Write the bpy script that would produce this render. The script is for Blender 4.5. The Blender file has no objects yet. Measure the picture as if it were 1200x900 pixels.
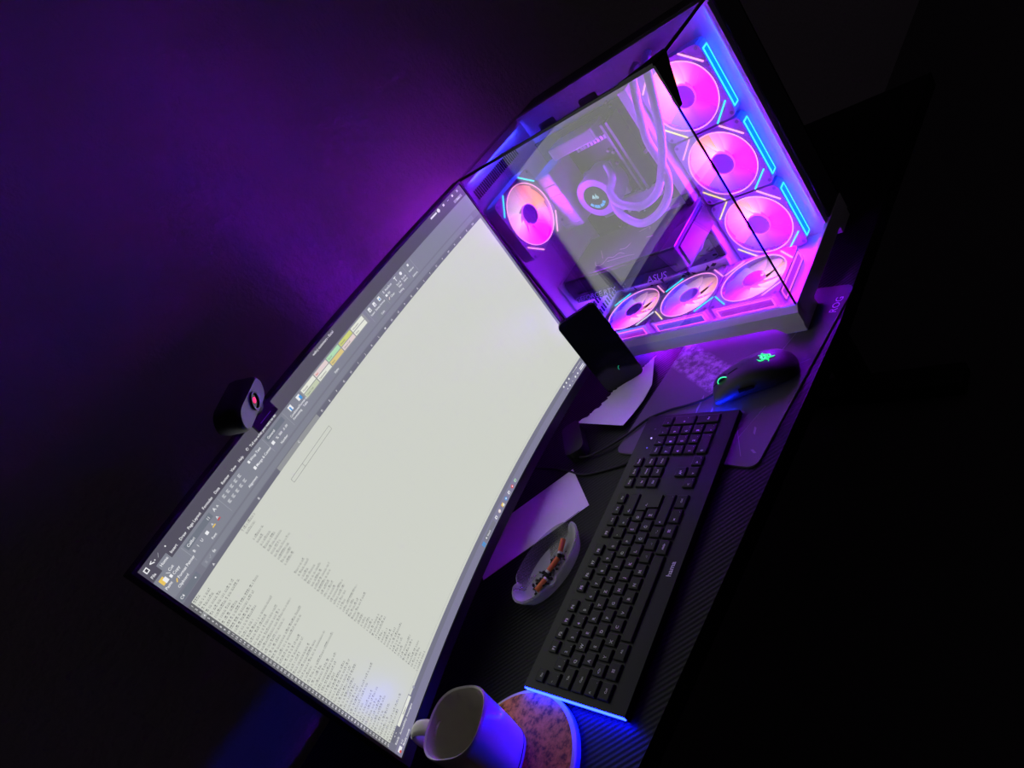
import bpy, bmesh, math, random
from mathutils import Matrix, Vector
random.seed(7)
S = bpy.context.scene
COL = S.collection
PI = math.pi

# ------------------------------------------------------------------ helpers
def lin(c):
    return tuple((v / 12.92 if v <= .04045 else ((v + .055) / 1.055) ** 2.4) for v in [x / 255 for x in c])

def nodes(m):
    m.use_nodes = True
    return m.node_tree.nodes, m.node_tree.links

def pbr(name, rgb, rough=.5, metal=0., spec=.5, coat=0., bump=None):
    m = bpy.data.materials.new(name); n, l = nodes(m)
    b = n['Principled BSDF']
    b.inputs['Base Color'].default_value = (*rgb, 1)
    b.inputs['Roughness'].default_value = rough
    b.inputs['Metallic'].default_value = metal
    b.inputs['Specular IOR Level'].default_value = spec
    b.inputs['Coat Weight'].default_value = coat
    if bump:
        sc, st = bump
        t = n.new('ShaderNodeTexCoord'); z = n.new('ShaderNodeTexNoise'); z.inputs['Scale'].default_value = sc
        z.inputs['Detail'].default_value = 4
        u = n.new('ShaderNodeBump'); u.inputs['Strength'].default_value = st; u.inputs['Distance'].default_value = .002
        l.new(t.outputs['Object'], z.inputs['Vector']); l.new(z.outputs['Fac'], u.inputs['Height']); l.new(u.outputs['Normal'], b.inputs['Normal'])
    return m

def emis(name, rgb, s=1., rough=.4, base=(0, 0, 0), spec=.3):
    m = bpy.data.materials.new(name); n, l = nodes(m)
    b = n['Principled BSDF']
    b.inputs['Base Color'].default_value = (*base, 1)
    b.inputs['Roughness'].default_value = rough
    b.inputs['Specular IOR Level'].default_value = spec
    b.inputs['Emission Color'].default_value = (*rgb, 1)
    b.inputs['Emission Strength'].default_value = s
    return m

def glass(name, tint, k, add, rough=0.0):
    m = bpy.data.materials.new(name); n, l = nodes(m)
    n.clear()
    o = n.new('ShaderNodeOutputMaterial'); mx = n.new('ShaderNodeMixShader')
    t = n.new('ShaderNodeBsdfTransparent'); t.inputs[0].default_value = (*tint, 1)
    g = n.new('ShaderNodeBsdfGlossy'); g.inputs['Roughness'].default_value = rough
    f = n.new('ShaderNodeLayerWeight'); f.inputs['Blend'].default_value = .5
    pw = n.new('ShaderNodeMath'); pw.operation = 'POWER'; pw.inputs[1].default_value = 5; l.new(f.outputs['Facing'], pw.inputs[0])
    ma = n.new('ShaderNodeMath'); ma.operation = 'MULTIPLY_ADD'; ma.use_clamp = True
    ma.inputs[1].default_value = k; ma.inputs[2].default_value = add
    l.new(pw.outputs[0], ma.inputs[0]); l.new(ma.outputs[0], mx.inputs[0])
    l.new(t.outputs[0], mx.inputs[1]); l.new(g.outputs[0], mx.inputs[2]); l.new(mx.outputs[0], o.inputs[0])
    return m

TEXT = {}
def text_geo(s, off=0.):
    """outline of a string as (verts, faces); height 1 = cap height, left aligned, centred in y"""
    key = (s, off)
    if key not in TEXT:
        c = bpy.data.curves.new('t', 'FONT'); c.body = s; c.size = 1; c.resolution_u = 2; c.offset = off
        o = bpy.data.objects.new('t', c)
        me = bpy.data.meshes.new_from_object(o)
        V = [v.co.copy() for v in me.vertices]; F = [tuple(p.vertices) for p in me.polygons]
        bpy.data.meshes.remove(me); bpy.data.objects.remove(o); bpy.data.curves.remove(c)
        w = max((v.x for v in V), default=0)
        TEXT[key] = ([(v.x / .7, v.y / .7 - .5) for v in V], F, w / .7)
    return TEXT[key]

class B:
    def __init__(self, off=(0, 0, 0)):
        self.v = []; self.f = []; self.m = []; self.off = Vector(off)
    def add(self, V, F, mi=0, M=None):
        k = len(self.v)
        for p in V:
            p = Vector(p)
            if M is not None: p = M @ p
            self.v.append(p - self.off)
        for f in F:
            self.f.append([i + k for i in f]); self.m.append(mi)
        return self
    def box(self, c, s, mi=0, M=None, bev=0):
        x, y, z = [a / 2 for a in s]
        if bev > 0:
            bm = bmesh.new(); bmesh.ops.create_cube(bm, size=1)
            bmesh.ops.scale(bm, vec=s, verts=bm.verts)
            bmesh.ops.bevel(bm, geom=bm.edges[:], offset=bev, segments=2, affect='EDGES', profile=.5)
            bmesh.ops.translate(bm, vec=c, verts=bm.verts)
            bm.verts.index_update()
            self.add([v.co.copy() for v in bm.verts], [[v.index for v in f.verts] for f in bm.faces], mi, M); bm.free()
            return self
        V = [(c[0] + a * x, c[1] + b * y, c[2] + d * z) for a in (-1, 1) for b in (-1, 1) for d in (-1, 1)]
        F = [(0, 1, 3, 2), (4, 6, 7, 5), (0, 4, 5, 1), (2, 3, 7, 6), (0, 2, 6, 4), (1, 5, 7, 3)]
        return self.add(V, F, mi, M)
    def bx(self, x0, x1, y0, y1, z0, z1, mi=0, bev=0, M=None):
        return self.box(((x0 + x1) / 2, (y0 + y1) / 2, (z0 + z1) / 2), (x1 - x0, y1 - y0, z1 - z0), mi, M, bev)
    def prism(self, poly, z0, z1, mi=0, M=None):
        n = len(poly)
        V = [(x, y, z0) for x, y in poly] + [(x, y, z1) for x, y in poly]
        F = [list(range(n))[::-1], list(range(n, 2 * n))] + [(i, (i + 1) % n, n + (i + 1) % n, n + i) for i in range(n)]
        return self.add(V, F, mi, M)
    def lathe(self, prof, n=40, mi=0, M=None, sx=1, sy=1, power=2.0, cap=(1, 1)):
        V = []; F = []
        for r, z in prof:
            for k in range(n):
                a = 2 * PI * k / n; c, s = math.cos(a), math.sin(a)
                q = (abs(c) ** power + abs(s) ** power) ** (-1 / power) if power != 2 else 1
                V.append((r * c * q * sx, r * s * q * sy, z))
        for i in range(len(prof) - 1):
            for k in range(n):
                F.append((i * n + k, i * n + (k + 1) % n, (i + 1) * n + (k + 1) % n, (i + 1) * n + k))
        if cap[0] and prof[0][0] > 1e-6: F.append([k for k in range(n)][::-1])
        if cap[1] and prof[-1][0] > 1e-6: F.append([(len(prof) - 1) * n + k for k in range(n)])
        return self.add(V, F, mi, M)
    def ring(self, r0, r1, z0, z1, n=48, mi=0, M=None):
        V = []; F = []
        for k in range(n):
            a = 2 * PI * k / n; c, s = math.cos(a), math.sin(a)
            V += [(r0 * c, r0 * s, z0), (r1 * c, r1 * s, z0), (r1 * c, r1 * s, z1), (r0 * c, r0 * s, z1)]
        for k in range(n):
            a = 4 * k; b = 4 * ((k + 1) % n)
            for i in range(4): F.append((a + i, b + i, b + (i + 1) % 4, a + (i + 1) % 4))
        return self.add(V, F, mi, M)
    def tube(self, path, r, n=12, mi=0, M=None, closed=False, rs=None):
        P = [Vector(p) for p in path]; V = []; F = []; N = None
        for i, p in enumerate(P):
            t = (P[min(i + 1, len(P) - 1)] - P[max(i - 1, 0)]).normalized()
            if N is None:
                N = t.orthogonal().normalized()
            N = (N - t * N.dot(t)).normalized(); Bn = t.cross(N)
            rr = rs[i] if rs else r
            for k in range(n):
                a = 2 * PI * k / n
                V.append(p + N * (rr * math.cos(a)) + Bn * (rr * math.sin(a)))
        for i in range(len(P) - 1):
            for k in range(n):
                F.append((i * n + k, i * n + (k + 1) % n, (i + 1) * n + (k + 1) % n, (i + 1) * n + k))
        F.append(list(range(n))[::-1]); F.append([(len(P) - 1) * n + k for k in range(n)])
        return self.add(V, F, mi, M)
    def text(self, s, M, h, mi=0, align=0., off=0.):
        V, F, w = text_geo(s, off)
        return self.add([((x - w * align) * h, y * h, 0) for x, y in V], F, mi, M)
    def build(self, name, mats, parent=None, smooth=False, loc=None, rot=None, sharp=40):
        me = bpy.data.meshes.new(name)
        me.from_pydata([tuple(v) for v in self.v], [], self.f)
        for m in (mats if isinstance(mats, (list, tuple)) else [mats]): me.materials.append(m)
        me.polygons.foreach_set('material_index', self.m)
        if smooth:
            me.polygons.foreach_set('use_smooth', [True] * len(me.polygons))
        bm = bmesh.new(); bm.from_mesh(me); bmesh.ops.recalc_face_normals(bm, faces=bm.faces); bm.to_mesh(me); bm.free()
        if smooth:
            me.set_sharp_from_angle(angle=math.radians(sharp))
        me.update()
        o = bpy.data.objects.new(name, me); COL.objects.link(o)
        if parent is not None: o.parent = parent
        if loc is not None: o.location = loc
        if rot is not None: o.rotation_euler = rot
        return o

def tag(o, label=None, cat=None, group=None, kind=None):
    if label: o['label'] = label
    if cat: o['category'] = cat
    if group: o['group'] = group
    if kind: o['kind'] = kind
    return o

def thing(name, label, cat, loc=(0, 0, 0), rot=(0, 0, 0), group=None):
    o = bpy.data.objects.new(name, None); COL.objects.link(o)
    o.empty_display_size = .05
    o.location = loc; o.rotation_euler = rot
    return tag(o, label, cat, group)

def catmull(P, n=8):
    P = [Vector(p) for p in P]; out = []
    for i in range(len(P) - 1):
        a = P[max(i - 1, 0)]; b = P[i]; c = P[i + 1]; d = P[min(i + 2, len(P) - 1)]
        for k in range(n):
            t = k / n
            out.append(.5 * (2 * b + (c - a) * t + (2 * a - 5 * b + 4 * c - d) * t * t + (3 * b - a - 3 * c + d) * t ** 3))
    out.append(P[-1]); return out

def frame(o, x, y, z):
    """matrix with given axes and origin"""
    x, y, z = Vector(x), Vector(y), Vector(z)
    return Matrix(((x.x, y.x, z.x, o[0]), (x.y, y.y, z.y, o[1]), (x.z, y.z, z.z, o[2]), (0, 0, 0, 1)))

# ------------------------------------------------------------------ materials
M_white = pbr('white_painted_steel', (.58, .57, .58), .4, bump=(900, .03))
M_base = pbr('white_painted_base', (.8, .79, .8), .35)
M_black = pbr('black_plastic', (.012, .012, .014), .42, bump=(700, .05))
M_blackgloss = pbr('black_gloss', (.006, .006, .008), .12)
M_darkmetal = pbr('dark_metal', (.03, .03, .035), .35, .6)
M_rubber = pbr('black_rubber', (.02, .02, .02), .8)
M_tube = pbr('white_sleeved_tube', (.62, .6, .64), .55)
M_caseglass = glass('tempered_glass', (.98, .97, .99), .9, .205)
M_frontglass = glass('tempered_front_glass', (.97, .97, .98), .6, .02)
M_topglass = glass('tempered_top_glass', (.85, .84, .88), .6, .02)
M_edge = pbr('black_glass_edge', (.01, .01, .012), .3)

def wall_mat():
    m = bpy.data.materials.new('painted_wall'); n, l = nodes(m); b = n['Principled BSDF']
    b.inputs['Base Color'].default_value = (.66, .61, .64, 1); b.inputs['Roughness'].default_value = .85
    t = n.new('ShaderNodeTexCoord')
    a = n.new('ShaderNodeTexNoise'); a.inputs['Scale'].default_value = 55; a.inputs['Detail'].default_value = 6; a.inputs['Roughness'].default_value = .65
    u = n.new('ShaderNodeBump'); u.inputs['Strength'].default_value = .55; u.inputs['Distance'].default_value = .013
    l.new(t.outputs['Object'], a.inputs['Vector']); l.new(a.outputs['Fac'], u.inputs['Height']); l.new(u.outputs['Normal'], b.inputs['Normal'])
    return m

def carbon_mat():
    m = bpy.data.materials.new('carbon_textured_desk'); n, l = nodes(m); b = n['Principled BSDF']
    b.inputs['Base Color'].default_value = (.02, .02, .022, 1); b.inputs['Roughness'].default_value = .42
    t = n.new('ShaderNodeTexCoord'); mp = n.new('ShaderNodeMapping'); mp.inputs['Rotation'].default_value = (0, 0, math.radians(45))
    w = n.new('ShaderNodeTexWave'); w.bands_direction = 'Y'; w.inputs['Scale'].default_value = 52; w.inputs['Distortion'].default_value = .6
    w.inputs['Detail Scale'].default_value = 30
    w2 = n.new('ShaderNodeTexWave'); w2.bands_direction = 'X'; w2.inputs['Scale'].default_value = 45
    ad = n.new('ShaderNodeMath'); ad.operation = 'MULTIPLY_ADD'; ad.inputs[1].default_value = .25
    u = n.new('ShaderNodeBump'); u.inputs['Strength'].default_value = .35; u.inputs['Distance'].default_value = .0008
    l.new(t.outputs['Object'], mp.inputs[0]); l.new(mp.outputs[0], w.inputs['Vector']); l.new(mp.outputs[0], w2.inputs['Vector'])
    l.new(w2.outputs['Fac'], ad.inputs[0]); l.new(w.outputs['Fac'], ad.inputs[2])
    l.new(ad.outputs[0], u.inputs['Height']); l.new(u.outputs['Normal'], b.inputs['Normal'])
    cr = n.new('ShaderNodeValToRGB'); cr.color_ramp.elements[0].color = (.004, .004, .0046, 1); cr.color_ramp.elements[1].color = (.0095, .0095, .0112, 1); b.inputs['Specular IOR Level'].default_value = .16
    l.new(w.outputs['Fac'], cr.inputs[0]); l.new(cr.outputs[0], b.inputs['Base Color'])
    return m

def pad_mat():
    m = bpy.data.materials.new('printed_cloth_pad'); n, l = nodes(m); b = n['Principled BSDF']
    b.inputs['Roughness'].default_value = .75
    t = n.new('ShaderNodeTexCoord')
    # a pale printed band of broken shapes across the pad near the tower
    mp = n.new('ShaderNodeMapping'); mp.inputs['Location'].default_value = (-.075, -.02, 0); mp.inputs['Rotation'].default_value = (0, 0, math.radians(-62))
    l.new(t.outputs['Object'], mp.inputs[0])
    sep = n.new('ShaderNodeSeparateXYZ'); l.new(mp.outputs[0], sep.inputs[0])
    ab = n.new('ShaderNodeMath'); ab.operation = 'ABSOLUTE'; l.new(sep.outputs['Y'], ab.inputs[0])
    band = n.new('ShaderNodeMapRange'); band.inputs['From Min'].default_value = .03; band.inputs['From Max'].default_value = .024
    l.new(ab.outputs[0], band.inputs['Value'])
    v = n.new('ShaderNodeTexNoise'); v.inputs['Scale'].default_value = 90; v.inputs['Detail'].default_value = 5; v.inputs['Roughness'].default_value = .7
    l.new(t.outputs['Object'], v.inputs['Vector'])
    th = n.new('ShaderNodeMapRange'); th.inputs['From Min'].default_value = .42; th.inputs['From Max'].default_value = .6
    l.new(v.outputs['Fac'], th.inputs['Value'])
    mu = n.new('ShaderNodeMath'); mu.operation = 'MULTIPLY'; l.new(band.outputs[0], mu.inputs[0]); l.new(th.outputs[0], mu.inputs[1])
    so = n.new('ShaderNodeSeparateXYZ'); l.new(t.outputs['Object'], so.inputs[0])
    cut = n.new('ShaderNodeMapRange'); cut.inputs['From Min'].default_value = -.035; cut.inputs['From Max'].default_value = -.02; l.new(so.outputs['Y'], cut.inputs['Value'])
    mu0 = mu; mu = n.new('ShaderNodeMath'); mu.operation = 'MULTIPLY'; l.new(mu0.outputs[0], mu.inputs[0]); l.new(cut.outputs[0], mu.inputs[1])
    mix = n.new('ShaderNodeMix'); mix.data_type = 'RGBA'
    mix.inputs[6].default_value = (.12, .10, .13, 1); mix.inputs[7].default_value = (.42, .38, .46, 1)
    l.new(mu.outputs[0], mix.inputs[0]); l.new(mix.outputs[2], b.inputs['Base Color'])
    return m

def cork_mat():
    m = bpy.data.materials.new('cork'); n, l = nodes(m); b = n['Principled BSDF']; b.inputs['Roughness'].default_value = .7
    t = n.new('ShaderNodeTexCoord'); a = n.new('ShaderNodeTexNoise'); a.inputs['Scale'].default_value = 130; a.inputs['Detail'].default_value = 6; a.inputs['Roughness'].default_value = .7
    c = n.new('ShaderNodeValToRGB'); e = c.color_ramp.elements
    e[0].position = .38; e[0].color = (.18, .045, .008, 1); e[1].position = .62; e[1].color = (.86, .33, .06, 1)
    x = e.new(.5); x.color = (.7, .24, .035, 1)
    l.new(t.outputs['Object'], a.inputs['Vector']); l.new(a.outputs['Fac'], c.inputs[0]); l.new(c.outputs[0], b.inputs['Base Color'])
    return m

def fan_glow(name, stops, s):
    """acrylic blades lit by the ring of addressable LEDs round the hub: every LED has its own colour"""
    m = bpy.data.materials.new(name); n, l = nodes(m); b = n['Principled BSDF']
    b.inputs['Base Color'].default_value = (.1, .1, .1, 1); b.inputs['Roughness'].default_value = .3
    t = n.new('ShaderNodeTexCoord'); sp = n.new('ShaderNodeSeparateXYZ'); l.new(t.outputs['Object'], sp.inputs[0])
    at = n.new('ShaderNodeMath'); at.operation = 'ARCTAN2'; l.new(sp.outputs['Y'], at.inputs[0]); l.new(sp.outputs['X'], at.inputs[1])
    mr = n.new('ShaderNodeMapRange'); mr.inputs['From Min'].default_value = -PI; mr.inputs['From Max'].default_value = PI
    l.new(at.outputs[0], mr.inputs['Value'])
    cr = n.new('ShaderNodeValToRGB'); e = cr.color_ramp.elements
    st = sorted((((d + 180) % 360) / 360, c) for d, c in stops)
    p0, c0 = st[0]; p1, c1 = st[-1]
    gap = p0 + 1 - p1; k = (1 - p1) / gap if gap > 0 else 0
    seam = tuple(c1[i] * (1 - k) + c0[i] * k for i in range(3))
    e[0].position = 0; e[0].color = (*seam, 1); e[1].position = 1; e[1].color = (*seam, 1)
    for p, c in st:
        q = e.new(min(max(p, .001), .999)); q.color = (*c, 1)
    l.new(mr.outputs[0], cr.inputs[0])
    ln = n.new('ShaderNodeVectorMath'); ln.operation = 'LENGTH'
    cb = n.new('ShaderNodeCombineXYZ'); l.new(sp.outputs['X'], cb.inputs[0]); l.new(sp.outputs['Y'], cb.inputs[1]); l.new(cb.outputs[0], ln.inputs[0])
    fr = n.new('ShaderNodeMapRange'); fr.inputs['From Min'].default_value = .018; fr.inputs['From Max'].default_value = .055
    fr.inputs['To Min'].default_value = 1.5 * s; fr.inputs['To Max'].default_value = .55 * s
    l.new(ln.outputs['Value'], fr.inputs['Value'])
    l.new(cr.outputs[0], b.inputs['Emission Color']); l.new(fr.outputs[0], b.inputs['Emission Strength'])
    return m

# ------------------------------------------------------------------ room
o = B().bx(-3, 4, .2, .3, -.74, 2.2).build('wall_back', wall_mat()); tag(o, 'dark plastered wall glowing violet behind the monitor', 'wall', kind='structure')
o = B().bx(-3, 4, -3, .3, -.8, -.74).build('floor', pbr('dark_floor', (.16, .15, .16), .7, bump=(60, .2))); tag(o, 'dark floor below the desk', 'floor', kind='structure')

desk = thing('desk', 'black desk with a carbon textured top under the monitor', 'desk', (-.2, -.12, -.74))
off = (-.2, -.12, -.74)
B(off).prism([(-1.35, .17), (.72, .17), (.72, -.475), (.0, -.458), (-.075, -.451), (-.634, -.402), (-1.35, -.33)], -.028, 0).build('desk_top', carbon_mat(), desk)
for x in (-1.2, .6):
    B(off).bx(x - .03, x + .03, -.3, .12, -.03 - .006, -.028).bx(x - .03, x + .03, -.12, -.06, -.70, -.036).bx(x - .04, x + .04, -.34, .14, -.74, -.70, bev=.005).build('leg', M_darkmetal, desk)

# ------------------------------------------------------------------ computer tower
PCO = Vector((.1, -.207, 0))
pc = thing('computer_tower', 'white computer tower with glass panels and glowing pink and blue fans', 'computer', PCO)
W, D, H = .205, .414, .443            # chamber behind glass: x 0..W, y -D..0, z up to H
R = .278                              # rear chamber reaches x = R
# base with raised middle and four feet
b = B(PCO)
b.bx(.003, .007, -D, 0, .020, .026).bx(.147, R, -D, 0, .020, .026)     # floor plate, open under the fans
for y0, y1 in ((-D, -.375), (-.261, -.25), (-.136, -.125), (-.011, 0)): b.bx(.007, .147, y0, y1, .020, .026)
b.prism([(0, .049), (.004, .049), (.004, .018), (-.011, .018), (-.011, .040)], -D - .002, 0, 0, frame((0, 0, 0), (1, 0, 0), (0, 0, 1), (0, 1, 0)))
b.bx(-.0, R, -D - .002, -D + .005, .018, .049, bev=.0008)
b.bx(R - .005, R, -D, 0, .018, .049).bx(0, R, -.005, 0, .018, .049)
b.build('base_frame', M_base, pc)
for (x0, x1) in ((-.010, .05), (R - .05, R)):
    b = B(PCO); b.prism([(-.367, .0185), (-.382, .0035), (-D, .0035), (-D, .0185)], x0, x1, 0, frame((0, 0, 0), (0, 1, 0), (0, 0, 1), (1, 0, 0))); b.build('foot', M_base, pc)
    b = B(PCO); b.prism([(-.05, .0185), (-.035, .0005), (0, .0005), (0, .0185)], x0, x1, 0, frame((0, 0, 0), (0, 1, 0), (0, 0, 1), (1, 0, 0))); b.build('foot', M_base, pc)
# tray, rear wall, rear chamber
b = B(PCO)
b.bx(.208, .211, -D + .003, 0, .026, H - .006)
b.bx(.196, .208, -D + .003, -D + .009, .049, H - .006)     # lip added to hide the blue column strip
for z in (.401,):
    pass
b.build('motherboard_tray', M_white, pc)
b = B(PCO)
b.bx(0, R, -.004, 0, .049, .11).bx(0, .02, -.004, 0, .11, H).bx(.14, R, -.004, 0, .11, H).bx(.02, .14, -.004, 0, .372, H).bx(.02, .14, -.004, 0, .11, .25)
b.build('rear_panel', M_white, pc)
b = B(PCO)
for i in range(26):
    x = .012 + i * .0056
    b.bx(x, x + .0024, -.0055, -.0035, .397, .414)
b.build('rear_vent', M_rubber, pc)
b = B(PCO)
for i in range(4):
    z = .065 + i * .021
    for j in range(13):
        x = .045 + j * .0085
        b.bx(x, x + .0035, -.0058, -.0035, z, z + .012)
b.build('slot_cover', M_rubber, pc)
b = B(PCO)
b.bx(R - .004, R, -D, 0, .049, H).bx(.211, R, -D, -D + .004, .02, H).bx(.211, R, -D, 0, H - .004, H)
b.build('rear_chamber_shell', pbr('dark_steel_shell', (.09, .09, .1), .5), pc)
# top rim
b = B(PCO)
b.bx(.196, .211, -D, 0, H - .006, H).bx(0, .2, -.008, 0, H - .006, H).bx(0, .2, -.0095, -.008, H - .012, H)  # last box is a lip added to hide the blue top strip
b.build('top_frame', M_white, pc)
# glass
B(PCO).bx(-.0035, 0, -D, -.001, .049, H).build('side_glass', M_caseglass, pc)
B(PCO).bx(.0005, .205, -D - .0005, -D + .003, .049, H).build('front_glass', M_frontglass, pc)
B(PCO).bx(.0005, .205, -D + .003, -.002, H, H + .0035).build('top_glass', M_topglass, pc)
b = B(PCO)
b.bx(-.0037, .0004, -D - .0008, -D + .0002, .049, H + .003)          # near vertical joint
b.bx(-.0037, .0004, -D, 0, H - .0002, H + .0036)                   # side/top joint
b.bx(0, .205, -D - .0008, -D + .0012, H - .0005, H + .0038)        # front/top joint
b.bx(-.004, .0005, -.004, 0, .049, H)                             # side/rear joint
b.build('glass_trim', M_edge, pc)
b = B(PCO)
z = H + .0036
b.prism([(-.005, -.416), (.034, -.416), (-.005, -.362)], z, z + .0025)
b.prism([(-.005, .385), (.004, .385), (.034, .445), (-.005, .445)], .0, .0025, 0, frame((0, -D - .0012, 0), (1, 0, 0), (0, 0, 1), (0, -1, 0)))
b.build('corner_bracket', pbr('grey_bracket', (.05, .045, .055), .4), pc)
for y, z in ((-.155, .404), (-.055, .404)):
    b = B(PCO); b.bx(.2055, .2085, y - .019, y + .019, z - .0075, z + .0075, bev=.003); b.build('cable_grommet', M_rubber, pc)

# ---- fans
BLADES = 9
def fan_meshes():
    a = .061; rr = .056
    fr = B(); n = 96; V = []; F = []
    for k in range(n):
        t = 2 * PI * (k + .5) / n; c, s = math.cos(t), math.sin(t)
        q = (abs(c) ** 14 + abs(s) ** 14) ** (-1 / 14)
        for (x, y, z) in ((rr * c, rr * s, 0), (a * q * c, a * q * s, 0), (a * q * c, a * q * s, -.025), (rr * c, rr * s, -.025)):
            V.append((x, y, z))
    for k in range(n):
        p = 4 * k; q = 4 * ((k + 1) % n)
        for i in range(4): F.append((p + i, q + i, q + (i + 1) % 4, p + (i + 1) % 4))
    fr.add(V, F)
    for k in range(4):                       # rear struts that carry the motor
        M = Matrix.Rotation(PI / 4 + k * PI / 2, 4, 'Z'); fr.box((.037, 0, -.0235), (.04, .005, .003), 0, M)
    fr.lathe([(.019, -.025), (.019, -.021)], 32)
    for sx in (-1, 1):
        for sy in (-1, 1): fr.lathe([(.0028, 0), (.0028, .0004), (.0012, .0004), (.0012, .0002)], 12, 1, Matrix.Translation((sx * .0545, sy * .0545, 0)))
    bl = B(); nr, nt = 6, 7
    for k in range(BLADES):
        a0 = 2 * PI * k / BLADES; V = []; F = []
        for top in (0, 1):
            for i in range(nr):
                u = i / (nr - 1); r = .017 + u * .0375
                for j in range(nt):
                    w = j / (nt - 1)
                    ang = a0 + .34 * u + (w - .5) * (.86 + .02 * u)
                    z = -.006 - .008 * w * (1 - .25 * u) + (.0007 if top else -.0007)
                    V.append((r * math.cos(ang), r * math.sin(ang), z))
        N = nr * nt
        for i in range(nr - 1):
            for j in range(nt - 1):
                q = i * nt + j
                F.append((q, q + 1, q + nt + 1, q + nt)); F.append((N + q, N + q + nt, N + q + nt + 1, N + q + 1))
        edge = [j for j in range(nt)] + [i * nt + nt - 1 for i in range(1, nr)] + [(nr - 1) * nt + j for j in range(nt - 2, -1, -1)] + [i * nt for i in range(nr - 2, 0, -1)]
        for i in range(len(edge)):
            p, q = edge[i], edge[(i + 1) % len(edge)]
            F.append((p, q, N + q, N + p))
        bl.add(V, F)
    hb = B(); hb.lathe([(.0185, -.018), (.0185, -.003), (.0175, -.0015), (.0, -.0015)], 40)
    return fr, bl, hb
def hub_ring(back):
    b = B().ring(.0178, .0192, -.004, -.0008, 40)
    return b.ring(.0192, .0206, -.0252, -.0225, 40, 1) if back == 'b' else b
FR, BL, HB = fan_meshes()
M_fanframe = pbr('white_fan_frame', (.42, .40, .44), .35)
M_screw = pbr('steel_screw', (.25, .25, .27), .3, 1.)
M_hub = pbr('frosted_hub', (.45, .42, .6), .3)
FS = 1.0
glow_side = fan_glow('side_fan_glow', [(90, (3.2, .42, .22)), (120, (3.4, .5, .6)), (165, (30., .34, 75.)), (215, (.75, .2, 45.)), (270, (.45, .06, 45.)), (315, (.9, .02, 75.)), (345, (115., .02, 330.)), (8, (115., .02, 300.)), (40, (18., .08, 22.))], FS)
glow_bottom = fan_glow('bottom_fan_glow', [(180, (17., .42, 50.)), (215, (9., .55, 6.)), (250, (2.6, .6, .6)), (290, (1.5, .5, .4)), (330, (.9, .42, .6)), (30, (.6, .35, .9)), (80, (.35, .1, 22.)), (110, (.5, .05, 45.)), (145, (2., .06, 65.))], FS)
glow_rear = fan_glow('rear_fan_glow', [(265, (26., .02, 85.)), (300, (22., .04, 60.)), (340, (3., .35, 1.)), (0, (2.4, .45, .3)), (30, (2.2, .4, .5)), (80, (.9, .4, .7)), (130, (.8, .5, .8)), (180, (2., .5, 2.)), (225, (20., .12, 55.))], FS)
M_hubled = emis('violet_hub_led', (.55, .06, 1.), 1.6)
M_addedback = emis('added_violet_back_glow', (.36, .004, 1.), 420.)  # unseen back ring, added to spill violet light under the base
LED = {'c': emis('cyan_led', (.05, .72, 1.), 1.6), 'p': emis('pink_led', (1., .35, .75), 1.5), 'y': emis('yellow_led', (1., .85, .35), 1.4), 'b': emis('blue_led', (.05, .25, 1.), 1.6), 'g': emis('aqua_led', (.1, .9, .75), 1.3), 'w': emis('pale_led', (.8, .75, 1.), 1.2), 'm': emis('magenta_led', (1., .1, .8), 1.5)}

def bar_geo(sx, sy):
    p = Vector((sx * .027, sy * .0607, 0)); q = Vector((sx * .0555, sy * .033, 0)); d = q - p; L = d.length; d.normalize()
    M = frame((p + q) / 2, d, Vector((-d.y, d.x, 0)), (0, 0, 1))
    return B().box((0, 0, .0006), (L, .0022, .0014), 0, M)
CORN = ((1, 1), (-1, 1), (-1, -1), (1, -1))
first = {}
def make_fan(name, M, glow, cols, sides, ringcol, back='n'):
    def sub(key, bld, nm, mats, par):
        if key not in first:
            first[key] = bld().build(nm, mats, par, smooth=True, sharp=30); return first[key]
        o = first[key].copy(); o.data = first[key].data.copy() if False else first[key].data; COL.objects.link(o); o.parent = par; return o
    f = sub('frame', lambda: FR, 'case_fan', [M_fanframe, M_screw], pc)
    f.matrix_local = Matrix.Translation(-PCO) @ M
    sub('blades' + glow.name, lambda: B().add(BL.v, BL.f), 'fan_blades', glow, f)
    sub('hub', lambda: HB, 'fan_hub', M_hub, f)
    sub('ring' + back, lambda: hub_ring(back), 'hub_ring', [M_hubled, M_addedback], f)
    sub('rim' + ringcol, lambda: B().ring(.0548, .0562, -.0005, .0008, 64), 'light_ring', LED[ringcol] if ringcol != 'w' else LED['w'], f)
    for (sx, sy), c in zip(CORN, cols):
        sub('bar%d%d%s' % (sx, sy, c), lambda: bar_geo(sx, sy), 'light_bar', LED[c], f)
    for (axis, sgn, c) in sides:               # glowing window in the frame's side face
        def side():
            bb = B()
            Ms = frame((sgn * .0611, 0, -.0125), (0, 1, 0), (0, 0, 1), (sgn, 0, 0)) if axis == 'x' else frame((0, sgn * .0611, -.0125), (1, 0, 0), (0, 0, 1), (0, sgn, 0))
            for yy in (-.0075, .0075): bb.box((0, yy, .0004), (.098, .0022, .0012), 0, Ms)
            for xx in (-.048, .048): bb.box((xx, 0, .0004), (.0022, .015, .0012), 0, Ms)
            bb.box((0, 0, .0002), (.094, .0125, .0006), 1, Ms)
            return bb
        sub('side%s%d%s' % (axis, sgn, c[0] + c[1]), side, 'side_light', [LED[c[0]], WIN[c[1]]], f)
    return f
WIN = {'c': emis('cyan_window', (.0, .22, 1.), 1.2, .15), 'm': emis('magenta_window', (.55, .03, 1.), .7, .15), 'b': emis('blue_window', (.1, .08, 1.), .7, .15)}
AX = ((0, -1, 0), (0, 0, 1), (-1, 0, 0))
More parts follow.
